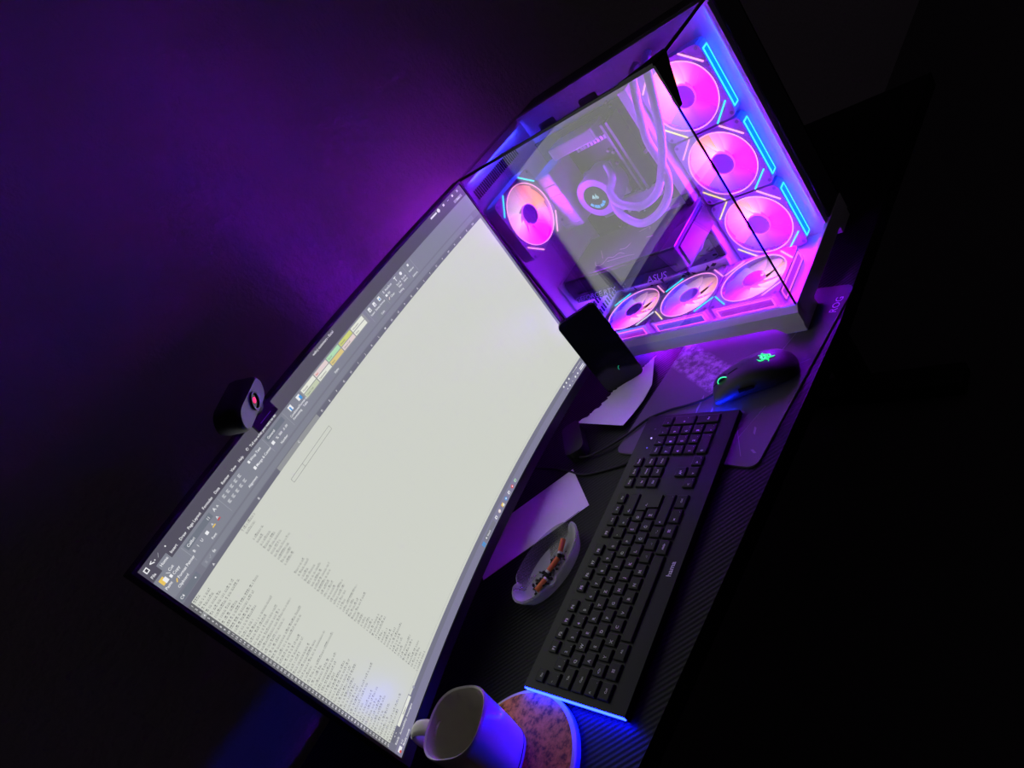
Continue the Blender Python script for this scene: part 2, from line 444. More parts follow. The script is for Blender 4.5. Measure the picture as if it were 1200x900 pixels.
scols = [('p', 'p', 'y', 'c'), ('p', 'p', 'y', 'c'), ('p', 'y', 'y', 'g')]
for i, z in enumerate((.34, .215, .09)):
    make_fan('f', frame((.183, -.318, z), *AX), glow_side, scols[i], [('x', 1, 'cc')], 'p')
bcols = [('p', 'c', 'w', 'p'), ('p', 'c', 'c', 'p'), ('p', 'c', 'p', 'p')]
for i, y in enumerate((-.068, -.193, -.318)):
    c = [('c', 'c', 'w', 'p'), ('c', 'y', 'c', 'p'), ('p', 'c', 'p', 'p')][i]
    make_fan('f', frame((.09, y, .0515), (1, 0, 0), (0, 1, 0), (0, 0, 1)), glow_bottom, c, [('x', -1, ('mm', 'mb', 'mm')[i])] + ([('y', -1, 'mm')] if i == 2 else []), 'p', 'b')
make_fan('f', frame((.0635, -.0295, .317), (1, 0, 0), (0, 0, 1), (0, -1, 0)), glow_rear, ('c', 'c', 'p', 'p'), [], 'p')

# ---- radiator behind the side fans' top, white cable bar, shelf plate
B(PCO).bx(.163, .205, -.2535, -.2365, .03, .40, bev=.002).bx(.160, .163, -.2505, -.2395, .05, .12, 1).bx(.160, .163, -.2505, -.2395, .16, .2, 1).build('cable_cover_bar', [M_white, M_rubber], pc)
b = B(PCO); b.bx(.153, .2065, -.253, -.012, .026, .066)
rnd = random.Random(5)
for k in range(34):
    y = rnd.uniform(-.245, -.03); x = rnd.uniform(.156, .2); l_ = rnd.uniform(.005, .02); w_ = rnd.uniform(.0008, .004)
    M = Matrix.Translation((x, y, .0662)) @ Matrix.Rotation(rnd.uniform(0, PI), 4, 'Z')
    b.prism([(-l_ / 2, 0), (0, -w_), (l_ / 2, 0), (l_ * .1, w_)], 0, .0003, 1, M)
    if k % 2 == 0:
        M = Matrix.Translation((.1528, y, rnd.uniform(.04, .06))) @ Matrix.Rotation(-PI / 2, 4, 'Y') @ Matrix.Rotation(rnd.uniform(0, PI), 4, 'Z')
        b.prism([(-l_ / 2, 0), (0, -w_), (l_ / 2, 0), (l_ * .1, w_)], 0, .0003, 1, M)
b.build('cable_shroud', [M_white, M_rubber], pc); bpy.context.view_layer.update()

# ---- motherboard
M_pcb = pbr('dark_circuit_board', (.055, .05, .06), .5, bump=(400, .2))
M_heat = pbr('silver_heatsink', (.62, .6, .62), .4, .15)
M_heatd = pbr('grey_heatsink', (.2, .2, .22), .35, .7)
M_comp = pbr('grey_component', (.45, .42, .45), .4, .3)
b = B(PCO); b.bx(.2, .2035, -.235, -.008, .085, .386)
mb = b.build('motherboard', M_pcb, pc)
mo = PCO
b = B(mo); b.bx(.125, .2, -.062, -.016, .235, .348, bev=.003)
for i in range(5): b.bx(.123, .125, -.058, -.020, .245 + i * .02, .2465 + i * .02)
b.build('rear_heatsink', M_heat, mb)
b = B(mo); b.bx(.158, .2, -.165, -.06, .352, .374, bev=.002)
for i in range(9): b.bx(.1565, .158, -.16, -.065, .3545 + i * .002, .3553 + i * .002)
b.build('top_heatsink', M_heat, mb)
b = B(mo); b.bx(.188, .2, -.19, -.055, .202, .224, bev=.002); b.build('drive_heatsink', M_heat, mb)
rnd = random.Random(3)
for k in range(46):
    b = B(mo)
    y = rnd.uniform(-.228, -.06); z = rnd.uniform(.10, .39); s = rnd.uniform(.002, .006)
    b.lathe([(s * .6, .2), (s * .6, .2 - s * 1.2), (s * .4, .2 - s * 1.3)], 10, 0, frame((0, y, z), (0, 1, 0), (0, 0, 1), (1, 0, 0)))
    b.build('capacitor', M_comp, mb)
for k in range(9): B(mo).bx(.188, .2, -.16 + .008 * k, -.154 + .008 * k, .338, .346).build('choke', M_comp, mb)
for k in range(14): B(mo).bx(.19, .2, -.228, -.222, .1 + .009 * k, .1055 + .009 * k).build('pin_header', M_comp, mb)
for k in range(2):
    b = B(mo); b.bx(.158, .2, -.186 - .011 * k, -.181 - .011 * k, .235, .37); b.build('memory_stick', M_heatd, mb)
b = B(mo); b.bx(.17, .2, -.222, -.186, .105, .185, bev=.002).bx(.168, .171, -.206, -.194, .112, .178, 1)
for q in (.12, .145, .17): b.lathe([(.002, 0), (.002, .001)], 10, 2, frame((.168, -.2, q), (0, 1, 0), (0, 0, 1), (-1, 0, 0)))
b.build('chipset_heatsink', [M_heat, M_rubber, M_screw], mb)

# ---- graphics card
M_gpu = pbr('dark_card_shroud', (.02, .018, .03), .5, 0.)
M_gput = pbr('grey_lettering', (.75, .68, .82), .45)
b = B(PCO); b.bx(.036, .17, -.262, -.012, .128, .176, bev=.004); b.bx(.034, .037, -.25, -.03, .146, .15); b.bx(.05, .165, -.2645, -.2615, .134, .17)
gpu = b.build('graphics_card', M_gpu, pc)
b = B(PCO); b.bx(.04, .172, -.262, -.012, .1765, .1795, bev=.001); b.build('backplate', M_heatd, gpu)
b = B(PCO); b.bx(.028, .19, -.009, -.006, .105, .18); b.build('mounting_bracket', M_heat, gpu)
for k in range(3):
    b = B(PCO); b.ring(.036, .04, 0, .002, 32, 0, frame((.1, -.055 - .083 * k, .126), (1, 0, 0), (0, 1, 0), (0, 0, 1))); b.build('cooling_ring', M_gpu, gpu)
Mt = frame((.0325, -.018, .139), (0, -1, 0), (0, -.5, 1), (-1, 0, 0))
b = B(PCO); b.text('GEFORCE RTX', Mt, .0105); b.build('model_lettering', M_gput, gpu); b = B(PCO); b.text('ASUS', frame((.0325, -.185, .138), (0, -1, 0), (0, -.5, 1), (-1, 0, 0)), .0125); b.build('brand_lettering', M_gput, gpu)
M_etch = pbr('pink_etching', (.7, .5, .6), .4)
def stroke(P, r=.0006): B(PCO).tube(catmull([(x, y, .1797) for x, y in P], 5), r, 5).build('etched_stroke', M_etch, gpu)
stroke([(.075, -.075), (.06, -.085), (.058, -.1), (.075, -.105), (.07, -.12), (.078, -.13), (.07, -.145)])
stroke([(.11, -.07), (.08, -.09)]); stroke([(.09, -.125), (.088, -.14), (.1, -.145)]); stroke([(.062, -.11), (.06, -.15), (.055, -.175)])
stroke([(.1, -.18), (.098, -.195)]); stroke([(.13, -.15), (.135, -.17), (.125, -.175)])

# ---- pump and tubes
PM = frame((.14, -.105, .265), (0, -1, 0), (0, 0, 1), (-1, 0, 0))
b = B(PCO); b.lathe([(.039, -.058), (.039, -.003), (.0365, 0), (.0245, 0), (.0245, -.001), (0, -.001)], 48, 0, PM); b.box((0, 0, -.05), (.07, .07, .012), 0, PM, .004)
pump = b.build('cooler_pump', M_white, pc, smooth=True)
b = B(PCO); b.lathe([(.0243, -.0008), (.0243, .0002), (0, .0002)], 40, 0, PM)
sc = b.build('pump_display', emis('pump_screen', (.035, .04, .05), 1., .1), pump)
b = B(PCO)
for a0, a1, r0, r1 in ((200, 222, .0150, .0205), (226, 262, .0135, .020), (268, 300, .0135, .019), (304, 322, .0125, .0185)):
    n = 8; V = []; F = []
    for i in range(n + 1):
        a = math.radians(a0 + (a1 - a0) * i / n); V += [(r0 * math.cos(a), r0 * math.sin(a), .0005), (r1 * math.cos(a), r1 * math.sin(a), .0005)]
    for i in range(n): F.append((2 * i, 2 * i + 1, 2 * i + 3, 2 * i + 2))
    b.add(V, F, 0, PM)
b.text('46', PM @ Matrix.Translation((0, .0035, .0005)), .010, 1, .5)
b.build('pump_readout', [emis('blue_readout', (.08, .4, .95), 1.), emis('cyan_digits', (.5, .95, 1.), 1.)], pump)
T1 = [(.17, -.140, .300), (.135, -.163, .288), (.115, -.159, .276), (.100, -.170, .261), (.090, -.189, .252), (.085, -.221, .243), (.09, -.256, .254), (.1, -.281, .287), (.11, -.299, .324), (.12, -.31, .365), (.135, -.313, .395), (.165, -.306, .418), (.2, -.295, .42)]
T2 = [(.17, -.128, .258), (.135, -.14, .252), (.11, -.153, .24), (.09, -.18, .224), (.075, -.212, .218), (.07, -.253, .229), (.08, -.277, .248), (.1, -.281, .276), (.12, -.268, .321), (.13, -.27, .348), (.148, -.274, .385), (.172, -.272, .41), (.2, -.268, .414)]
for P in (T1, T2):
    B(PCO).tube(catmull(P, 8), .0066, 16).build('coolant_tube', M_tube, pc, smooth=True)

# ---- glowing strips added out of sight to light the interior
def strip(name, rgb, st, *bb):
    b = B(PCO); b.bx(*bb); return b.build('light_strip', emis(name, rgb, st), pc)
strip('added_blue_column_strip', (.001, .03, 1.), 48., .2025, .2075, -.4045, -.4025, .06, .43)
strip('added_blue_top_strip', (.03, .04, 1.), 130., .02, .19, -.0075, -.0045, .4345, .4365)
strip('added_blue_floor_strip', (.003, .10, 1.), 80., .0055, .008, -.11, -.01, .030, .033)
strip('added_violet_floor_strip', (.4, .02, 1.), 40., .0055, .008, -.40, -.13, .030, .033)

# ------------------------------------------------------------------ monitor
MP = (-0.40932535, -0.06585031, 0.26028849, 0.12077669, -0.05684480, 0.70, 1.79541143, 0.53074766)
def mpt(s, t, d=0.):
    """point on the curved display, s,t in -1..1, d metres in front of it"""
    cx, cy, cz, yaw, tilt, Wd, asp, k = MP
    a = s * Wd / 2 * k
    lx = math.sin(a) / k - d * math.sin(a); ly = -(1 - math.cos(a)) / k - d * math.cos(a)
    lz = t * Wd / asp / 2
    y2 = ly * math.cos(tilt) + lz * math.sin(tilt); z2 = -ly * math.sin(tilt) + lz * math.cos(tilt)
    return Vector((cx + lx * math.cos(yaw) - y2 * math.sin(yaw), cy + lx * math.sin(yaw) + y2 * math.cos(yaw), cz + z2))
def px(x, y, d=0.): return mpt(x / 1280 - 1, 1 - y / 720, d)
MO = Vector((-.42, .02, 0))
mon = thing('monitor', 'large curved monitor showing a mostly empty spreadsheet', 'monitor', MO)
def shell(s0, s1, t0, t1, d0, d1, n=24, mi=0, bb=None):
    """solid slab following the curve"""
    bb = bb or B(MO); V = []; F = []
    for i in range(n + 1):
        s = s0 + (s1 - s0) * i / n
        V += [mpt(s, t0, d0), mpt(s, t1, d0), mpt(s, t1, d1), mpt(s, t0, d1)]
    for i in range(n):
        for k in range(4): F.append((4 * i + k, 4 * i + 4 + k, 4 * i + 4 + (k + 1) % 4, 4 * i + (k + 1) % 4))
    F += [(0, 1, 2, 3), (4 * n, 4 * n + 3, 4 * n + 2, 4 * n + 1)]
    return bb.add(V, F, mi)
b = B(MO)
shell(-1.012, 1.012, -1.085, 1.022, -.003, -.016, bb=b)
shell(-1.012, 1.012, 1.002, 1.022, .0015, -.003, bb=b); shell(-1.012, 1.012, -1.085, -1.003, .0015, -.003, bb=b)
shell(-1.012, -1.002, -1.003, 1.002, .0015, -.003, 1, bb=b); shell(1.002, 1.012, -1.003, 1.002, .0015, -.003, 1, bb=b)
b.build('housing', M_black, mon)
b = B(MO); shell(-.6, .6, -.75, .6, -.016, -.04, bb=b); b.build('rear_bulge', M_black, mon)
b = B(MO); b.bx(-.46, -.38, .095, .112, .012, .33, bev=.004); b.bx(-.46, -.38, -.028, .1, .22, .30, bev=.004); b.build('stand_neck', M_black, mon)
b = B(MO); b.prism([(-.56, .092), (-.54, .082), (-.30, .082), (-.28, .092), (-.28, .17), (-.56, .17)], 0, .012); b.build('stand_base', M_black, mon)

G = .81
def E8(name, c, s=1.): return emis(name, lin(c), s * G, .28, (.004, .004, .004), .35)
UI = [('page', (206, 209, 200)), ('title', (84, 81, 95)), ('ribbon', (130, 133, 145)), ('formula', (121, 122, 135)), ('header', (108, 108, 122)), ('task', (128, 126, 152)),
      ('white', (236, 236, 240)), ('ink', (118, 120, 118)), ('line', (160, 162, 172)), ('selhead', (148, 150, 152)), ('gold', (232, 196, 96)), ('red', (214, 70, 66)), ('green', (176, 222, 180)),
      ('olive', (206, 210, 120)), ('sand', (220, 200, 130)), ('pinkcell', (226, 208, 206)), ('cellw', (228, 230, 218)), ('sage', (196, 204, 178)), ('blue', (70, 150, 220)), ('status', (116, 116, 134)), ('field', (112, 118, 130)), ('darkbtn', (66, 64, 74)), ('rowhead', (102, 102, 106))]
UIX = {n: i for i, (n, _) in enumerate(UI)}
UIM = [E8('screen_' + n, c) for n, c in UI]
sc = B(MO)
def rect(x0, y0, x1, y1, col, d=.0002):
    n = max(1, int((x1 - x0) / 90)); V = []; F = []
    for i in range(n + 1):
        x = x0 + (x1 - x0) * i / n; V += [px(x, y0, d), px(x, y1, d)]
    for i in range(n): F.append((2 * i, 2 * i + 1, 2 * i + 3, 2 * i + 2))
    sc.add(V, F, UIX[col])
def txt(x, y, s, h=11, col='white', align=0., d=.0005):
    V, F, w = text_geo(s, .012)
    sc.add([px(x + (a - w * align) * h, y - bb * h, d) for a, bb in V], F, UIX[col])
def line(x0, y0, x1, y1, w, col, d=.0004):
    dx, dy = x1 - x0, y1 - y0; L = math.hypot(dx, dy); ux, uy = -dy / L * w / 2, dx / L * w / 2
    sc.add([px(x0 + ux, y0 + uy, d), px(x1 + ux, y1 + uy, d), px(x1 - ux, y1 - uy, d), px(x0 - ux, y0 - uy, d)], [(0, 1, 2, 3)], UIX[col])
def disc(x, y, r, col, d=.0005, n=16):
    sc.add([px(x + r * math.cos(2 * PI * k / n), y + r * math.sin(2 * PI * k / n), d) for k in range(n)], [list(range(n))], UIX[col])
# base layers
rect(0, 0, 2560, 69, 'title', 0); rect(0, 69, 2560, 165, 'ribbon', 0); rect(0, 165, 2560, 202, 'formula', 0)
rect(0, 202, 2560, 226, 'header', 0); rect(22, 226, 2542, 1348, 'page', 0); rect(0, 226, 22, 1348, 'rowhead', 0); rect(2542, 226, 2560, 1348, 'formula', 0)
rect(0, 1348, 2560, 1392, 'status', 0); rect(0, 1392, 2560, 1440, 'task', 0)
rect(240, 1348, 2542, 1362, 'page'); 
# title bar
rect(12, 13, 30, 32, 'white'); rect(16, 17, 26, 28, 'darkbtn', .0004); line(44, 18, 60, 27, 4, 'white'); line(44, 18, 56, 15, 3, 'white'); disc(66, 23, 2.5, 'white'); line(80, 28, 92, 16, 2, 'line'); disc(125, 23, 3, 'white')
txt(1251, 17, 'webcj customers - Excel', 12, align=.5); txt(2283, 17, 'Name Surname'[:0] or '', 10)
rect(2255, 12, 2312, 21, 'white'); disc(2331, 16, 11, 'white'); rect(2376, 10, 2390, 22, 'white'); line(2420, 16, 2434, 16, 2, 'white'); rect(2466, 10, 2478, 22, 'white'); line(2513, 10, 2525, 22, 2.5, 'white'); line(2513, 22, 2525, 10, 2.5, 'white')
rect(2455, 42, 2530, 58, 'selhead'); txt(2480, 50, 'Share', 9)
# tabs
rect(52, 40, 108, 69, 'ribbon')
for x, s in ((20, 'File'), (80, 'Home'), (136, 'Insert'), (191, 'Draw'), (261, 'Page Layout'), (344, 'Formulas'), (406, 'Data'), (462, 'Review'), (519, 'View'), (570, 'Help')): txt(x, 53, s, 11, align=.5)
disc(620, 50, 6, 'white'); disc(620, 50, 4, 'title', .0008); txt(637, 53, 'Tell me what you want to do', 11)
# ribbon
rect(14, 80, 36, 106, 'gold'); rect(26, 88, 42, 108, 'white', .0006); txt(24, 119, 'Paste', 11, align=.5)
line(52, 84, 62, 96, 2, 'white'); txt(64, 87, 'Cut', 11); rect(50, 100, 60, 112, 'white'); txt(64, 108, 'Copy', 11); line(50, 138, 60, 128, 5, 'gold'); txt(64, 131, 'Format Painter', 11); txt(66, 153, 'Clipboard', 10, align=.5)
for x in (153, 382, 696, 850, 1552, 1697, 1905, 1975): line(x, 75, x, 152, 1.6, 'line')
rect(162, 80, 320, 104, 'field'); txt(170, 92, 'Calibri', 11); txt(292, 92, '11', 11); txt(335, 90, 'A', 14); txt(355, 92, 'A', 10)
txt(173, 122, 'B', 11, align=.5); txt(196, 122, 'I', 11, align=.5); txt(221, 122, 'U', 11, align=.5); rect(248, 116, 262, 129, 'white'); rect(284, 126, 302, 131, 'gold'); txt(288, 119, 'A', 9); rect(318, 126, 334, 131, 'red'); txt(320, 118, 'A', 11); txt(262, 152, 'Font', 10, align=.5)
for r in range(2):
    for c in range(5):
        x = 400 + c * 26; y = 92 + r * 30
        for q in range(3): line(x, y - 6 + q * 5, x + (14 if q != 1 else 10), y - 6 + q * 5, 2, 'white')
txt(592, 89, 'Wrap Text', 11); rect(578, 83, 588, 95, 'white'); txt(592, 125, 'Merge & Center', 11); rect(576, 118, 588, 132, 'white'); txt(530, 152, 'Alignment', 10, align=.5)
rect(706, 80, 836, 104, 'field'); txt(716, 92, 'General', 11); rect(712, 116, 728, 130, 'white'); txt(744, 123, '%', 12); txt(764, 123, '000', 10); txt(795, 123, '.0 .00', 10); txt(767, 152, 'Number', 10, align=.5)
rect(885, 78, 908, 102, 'white'); rect(890, 84, 898, 102, 'blue', .0006); txt(897, 116, 'Conditional', 10, align=.5); txt(897, 132, 'Formatting', 10, align=.5)
rect(950, 78, 974, 102, 'white'); rect(962, 86, 976, 104, 'blue', .0006); txt(962, 116, 'Format as', 10, align=.5); txt(962, 132, 'Table', 10, align=.5)
rect(985, 73, 1532, 128, 'selhead', .0002)
cells = [['cellw', 'pinkcell', 'green', 'olive', 'cellw'], ['sage', 'cellw', 'sand', 'pinkcell', 'cellw']]
names = [['Normal', 'Bad', 'Good', 'Neutral', 'Calculation'], ['Check Cell', 'Explanatory', 'Input', 'Linked Cell', 'Note']]
for r in range(2):
    for c in range(5):
        x = 992 + c * 106; y = 77 + r * 25
        rect(x, y, x + 100, y + 21, cells[r][c], .0004); txt(x + 6, y + 11, names[r][c], 8, 'ink' if c != 1 or r else 'red', d=.0007)
txt(1201, 152, 'Styles', 10, align=.5)
for k, s in enumerate(('Insert', 'Delete', 'Format')):
    x = 1576 + k * 44; rect(x - 9, 80, x + 9, 102, 'white'); disc(x, 94, 5, 'blue' if k == 2 else 'line', .0007); txt(x, 116, s, 10, align=.5)
txt(1627, 152, 'Cells', 10, align=.5)
txt(1706, 86, 'E', 13); txt(1724, 86, 'AutoSum', 11); rect(1706, 104, 1720, 116, 'white'); txt(1726, 110, 'Fill', 11); line(1708, 136, 1720, 126, 5, 'pinkcell'); txt(1726, 131, 'Clear', 11)
line(1812, 80, 1830, 80, 4, 'white'); line(1821, 80, 1821, 102, 4, 'white'); txt(1821, 116, 'Sort &', 10, align=.5); txt(1821, 131, 'Filter', 10, align=.5); disc(1870, 90, 9, 'white'); txt(1870, 116, 'Find &', 10, align=.5); txt(1870, 131, 'Select', 10, align=.5); txt(1805, 152, 'Editing', 10, align=.5)
rect(1934, 84, 1946, 96, 'white'); txt(1940, 119, 'Add-ins', 10, align=.5); txt(1940, 152, 'Add-ins', 10, align=.5)
# formula bar
rect(4, 173, 118, 198, 'field'); txt(10, 185, 'C4', 11); disc(100, 185, 3, 'white'); rect(150, 173, 2500, 198, 'ribbon', .0001); line(164, 180, 172, 191, 2, 'line'); line(172, 180, 164, 191, 2, 'line'); line(186, 186, 190, 191, 2, 'line'); line(190, 191, 198, 180, 2, 'line'); txt(212, 185, 'fx', 12)
# column letters
rect(644, 203, 964, 225, 'selhead')
txt(177, 214, 'A', 10, align=.5); txt(492, 214, 'B', 10, align=.5); txt(804, 214, 'C', 10, align=.5)
for k in range(24): txt(996 + 64 * k, 214, 'DEFGHIJKLMNOPQRSTUVWXYZ'[k] if k < 23 else 'AA', 10, align=.5)
# row numbers and cell text rows (too small in the photograph to read: strokes the size of its words)
rect(0, 284, 22, 304, 'selhead')
rnd = random.Random(11)
def words(x0, y, total):
    x = x0
    while x < x0 + total:
        w = min(rnd.uniform(4, 11), x0 + total - x + 2)
        rect(x, y - 4 - rnd.choice((0, 0, 3)), x + w * .8, y - 2.2, 'ink', .0003); rect(x + 1, y + 1, x + w, y + 3.4, 'ink', .0003)
        x += w + rnd.choice((1.5, 1.5, 5))
for r in range(57):
    y = 236 + r * 19.75
    txt(11, y, str(r + 1), 9, align=.5)
    if r not in (0,): words(26, y, rnd.choice((70, 95, 120, 130, 150, 160, 205)) * rnd.uniform(.8, 1.1))
    else: words(26, y, 32)
    if r not in (13, 14, 2): words(346, y, rnd.choice((50, 70, 80, 95, 105, 120)) * rnd.uniform(.8, 1.1) + (80 if r in (30, 33) else 0))
# drawn outline of a merged cell
for p in ((649, 284, 965, 284), (649, 304, 965, 304), (649, 284, 649, 304), (965, 284, 965, 304), (739, 284, 739, 304)): line(*p, 1.6, 'ink')
# sheet tabs, status, taskbar
rect(30, 1348, 100, 1372, 'header'); rect(100, 1350, 236, 1372, 'status', .0001); txt(30, 1381, 'Ready', 10); txt(52, 1360, '<  >', 9); rect(100, 1350, 236, 1368, 'cellw'); txt(168, 1359, 'Sheet1', 9, 'ink', .5); disc(278, 1359, 7, 'line')
txt(76, 1384, 'Accessibility: Investigate', 10)
rect(12, 1406, 38, 1424, 'white'); disc(18, 1420, 6, 'red', .0007); txt(46, 1410, '9 C', 9); txt(46, 1424, 'Mostly cloudy', 9)
for i in range(2):
    for j in range(2): rect(1094 + i * 13, 1408 + j * 13, 1105 + i * 13, 1419 + j * 13, 'blue')
rect(1130, 1402, 1256, 1430, 'formula'); disc(1144, 1416, 5, 'white'); txt(1158, 1416, 'Search', 10)
for k, c in enumerate(('white', 'pinkcell', 'gold', 'blue', 'white', 'red', 'green')):
    x = 1282 + k * 44
    if c in ('gold',): rect(x - 11, 1406, x + 11, 1426, c); rect(x - 3, 1414, x + 12, 1428, 'cellw', .0007)
    elif c in ('blue', 'red', 'pinkcell'): disc(x, 1416, 11, c); disc(x + 1, 1416, 5, 'white', .0007)
    else: rect(x - 9, 1407, x + 9, 1425, c); rect(x - 4, 1411, x + 4, 1421, 'task', .0007)
for k in range(3): rect(2270 + k * 36, 1376, 2282 + k * 36, 1388, 'white')
line(2400, 1382, 2510, 1382, 2, 'white'); disc(2450, 1382, 4, 'white')
for x, r in ((2292, 4), (2322, 6), (2360, 3), (2400, 7), (2432, 6)): disc(x, 1416, r, 'white')
rect(2466, 1406, 2520, 1413, 'white'); rect(2466, 1418, 2520, 1425, 'white')
sc.build('display', UIM, mon)
M_disp = None

# ------------------------------------------------------------------ webcam on the monitor's top edge
cam_o = Vector((-.553, -.112, .4595))
wc = thing('webcam', 'small black webcam clipped on top of the monitor', 'webcam', cam_o)
WM = Matrix.Translation((-.555, -.143, .4785)) @ Matrix.Rotation(.711, 4, 'Z') @ Matrix.Rotation(.458, 4, 'X') @ Matrix.Rotation(-.065, 4, 'Y')
def stad(w, h, n=10):
    r = h / 2; P = []
    for k in range(n + 1):
        a = -PI / 2 + PI * k / n; P.append((w / 2 - r + r * math.cos(a), r * math.sin(a)))
    for k in range(n + 1):
        a = PI / 2 + PI * k / n; P.append((-w / 2 + r + r * math.cos(a), r * math.sin(a)))
    return P
secs = [(-.001, .080, .027), (.0005, .083, .030), (.004, .085, .032), (.020, .085, .032), (.027, .081, .029), (.029, .074, .023)]
b = B(cam_o); V = []; F = []
for y, w, h in secs:
    P = stad(w, h); n = len(P); V += [(x, y, z) for x, z in P]
for i in range(len(secs) - 1):
    for k in range(n): F.append((i * n + k, i * n + (k + 1) % n, (i + 1) * n + (k + 1) % n, (i + 1) * n + k))
F += [list(range(n))[::-1], [(len(secs) - 1) * n + k for k in range(n)]]
b.add(V, F, 0, WM); b.build('camera_body', M_black, wc, smooth=True)
FM = WM @ frame((0, -.001, 0), (1, 0, 0), (0, 0, 1), (0, -1, 0))
b = B(cam_o); b.prism(stad(.079, .0265), 0, .0012, 0, FM); b.build('face_plate', pbr('dark_grey_plate', (.10, .09, .11), .25), wc)
LM = FM @ Matrix.Translation((.004, .0, .0012))
b = B(cam_o); b.ring(.0085, .0105, 0, .0022, 36, 0, LM); b.lathe([(.0085, .0004), (.005, .0012), (0, .0016)], 36, 0, LM)
lens = b.build('lens', M_blackgloss, wc, smooth=True)
b = B(cam_o); b.lathe([(.0034, .0014), (.0032, .0022), (0, .0026)], 20, 0, LM @ Matrix.Translation((-.002, .002, 0))); b.build('indicator_light', emis('red_indicator', (1., .02, .12), 1.4), lens)
FS0, FS1, FT = -.45, -.345, .94
b = B(cam_o)
def fshell(s0, s1, t0, t1, d0, d1):
    bb = B(MO); shell(s0, s1, t0, t1, d0, d1, 4, bb=bb); b.add([v + MO for v in bb.v], bb.f)
fshell(FS0, FS1, FT, 1.03, .0022, .0062); fshell(FS0 + .005, FS1 - .005, 1.026, 1.046, .0062, -.030); fshell(FS0 + .01, FS1 - .01, .88, 1.03, -.0175, -.0215)
b.tube([mpt((FS0 + FS1) / 2, 1.04, .004), mpt((FS0 + FS1) / 2, 1.06, .012), WM @ Vector((0, .014, -.013))], .0075, 12)
fc = mpt((FS0 + FS1) / 2, (FT + 1.0) / 2, .0064); e0 = (mpt(FS1, .9, 0) - mpt(FS0, .9, 0)).normalized(); nn = (mpt(0, .9, 1) - mpt(0, .9, 0)).normalized()
b.box((0, 0, 0), (.020, .0008, .0004), 1, frame(fc, e0, nn.cross(e0), nn))
b.build('clip_foot', [M_black, M_gput], wc)

# ------------------------------------------------------------------ keyboard
kb = thing('keyboard', 'black keyboard with a glowing blue strip along its left end', 'keyboard', (-.393, -.2885, 0), (0, 0, .025))
def ktop(y): return .0115 + (y + .0765) / .153 * .0085
prof = [(-.0765, .001), (.0765, .001), (.0765, .020), (-.0765, .0115)]
b = B(); b.prism(prof, -.2225, .2225, 0, frame((0, 0, 0), (0, 1, 0), (0, 0, 1), (1, 0, 0))); b.build('keyboard_body', pbr('keyboard_shell', (.011, .011, .0125), .36, 0., .28, bump=(900, .05)), kb)
M_led_kb = emis('blue_strip_light', (.001, .003, 1.), 120.)
for s in (-1, 1):
    b = B(); pr = [(-.0765, .007), (.0745, .014), (.0745, .0195), (-.0765, .0115)] if s < 0 else [(-.062, .003), (-.004, .0035), (-.004, .007), (-.062, .006)]
    b.prism(pr, min(s * .2226, s * .2240), max(s * .2226, s * .2240), 0, frame((0, 0, 0), (0, 1, 0), (0, 0, 1), (1, 0, 0)))
    b.build('light_strip', M_led_kb if s < 0 else emis('blue_strip_light_right', (.003, .012, 1.), 170.), kb)
b = B()
b.text('hama', Matrix.Translation((-.051, -.0645, ktop(-.0645) + .0004)), .0070, 0, 0., .02); b.build('brand_lettering', pbr('white_print', (.9, .9, .92), .5), kb)
for x, c in ((.1568, 'v'), (.176, 'w'), (.194, 'o')):
    b = B(); b.lathe([(.0013, 0), (.0013, .0006), (0, .0009)], 12, 0, Matrix.Translation((x, .0535, ktop(.0535))))
    b.build('indicator_light', {'v': emis('dim_blue_dot', (.12, .08, .7), 1.), 'w': emis('bright_blue_dot', (.5, .4, 1.), 1.6), 'o': pbr('unlit_dot', (.2, .15, .22), .3)}[c], kb)
U = .01905; X0 = -.2143
YF, YN, YQ, YA, YZ, YC = .055, .034, .0147, -.0045, -.0237, -.0432
KEYS = []
def row(y, start, items, h=.0158):
    x = start
    for it in items:
        if isinstance(it, (int, float)): x += it; continue
        s, w = it if isinstance(it, tuple) else (it, 1)
        KEYS.append((X0 + (x + w / 2) * U, y, w * U - .0030, h, s)); x += w
row(YF, 0, ['Esc', 1, 'F1', 'F2', 'F3', 'F4', .5, 'F5', 'F6', 'F7', 'F8', .5, 'F9', 'F10', 'F11', 'F12'], .013)
row(YN, 0, ['¨', '1', '2', '3', '4', '5', '6', '7', '8', '9', '0', "'", '+', ('<-', 2)])
row(YQ, 0, [('Tab', 1.5), 'Q', 'W', 'E', 'R', 'T', 'Z', 'U', 'I', 'O', 'P', 'Š', 'Đ'])
row(YA, 0, [('Caps', 1.75), 'A', 'S', 'D', 'F', 'G', 'H', 'J', 'K', 'L', 'Č', 'Ć', 'Ž'])
row(YZ, 0, [('^', 1.25), '<>', 'Y', 'X', 'C', 'V', 'B', 'N', 'M', ', ;', '. :', '- _', ('^ ', 2.75)])
row(YC, 0, [('Ctrl', 1.25), ('#', 1.25), ('Alt', 1.25), ('', 6.25), ('AltGr', 1.25), ('# ', 1.25), ('=', 1.25), ('Ctrl ', 1.25)])
NX = (.0810 - X0) / U
row(YF, NX, ['PrtSc', 'ScrLk', 'Pause'], .013); row(YN, NX, ['Ins', 'Home', 'PgUp']); row(YQ, NX, ['Del', 'End', 'PgDn'])
row(YZ, NX, [1, 'A^']); row(YC, NX, ['<', 'v', '>'])
PX = (.1403 - X0) / U
row(YN, PX, ['Num', '/', '*', '-']); row(YQ, PX, ['7', '8', '9']); row(YA, PX, ['4', '5', '6']); row(YZ, PX, ['1', '2', '3']); row(YC, PX, [('0', 2), ', '])
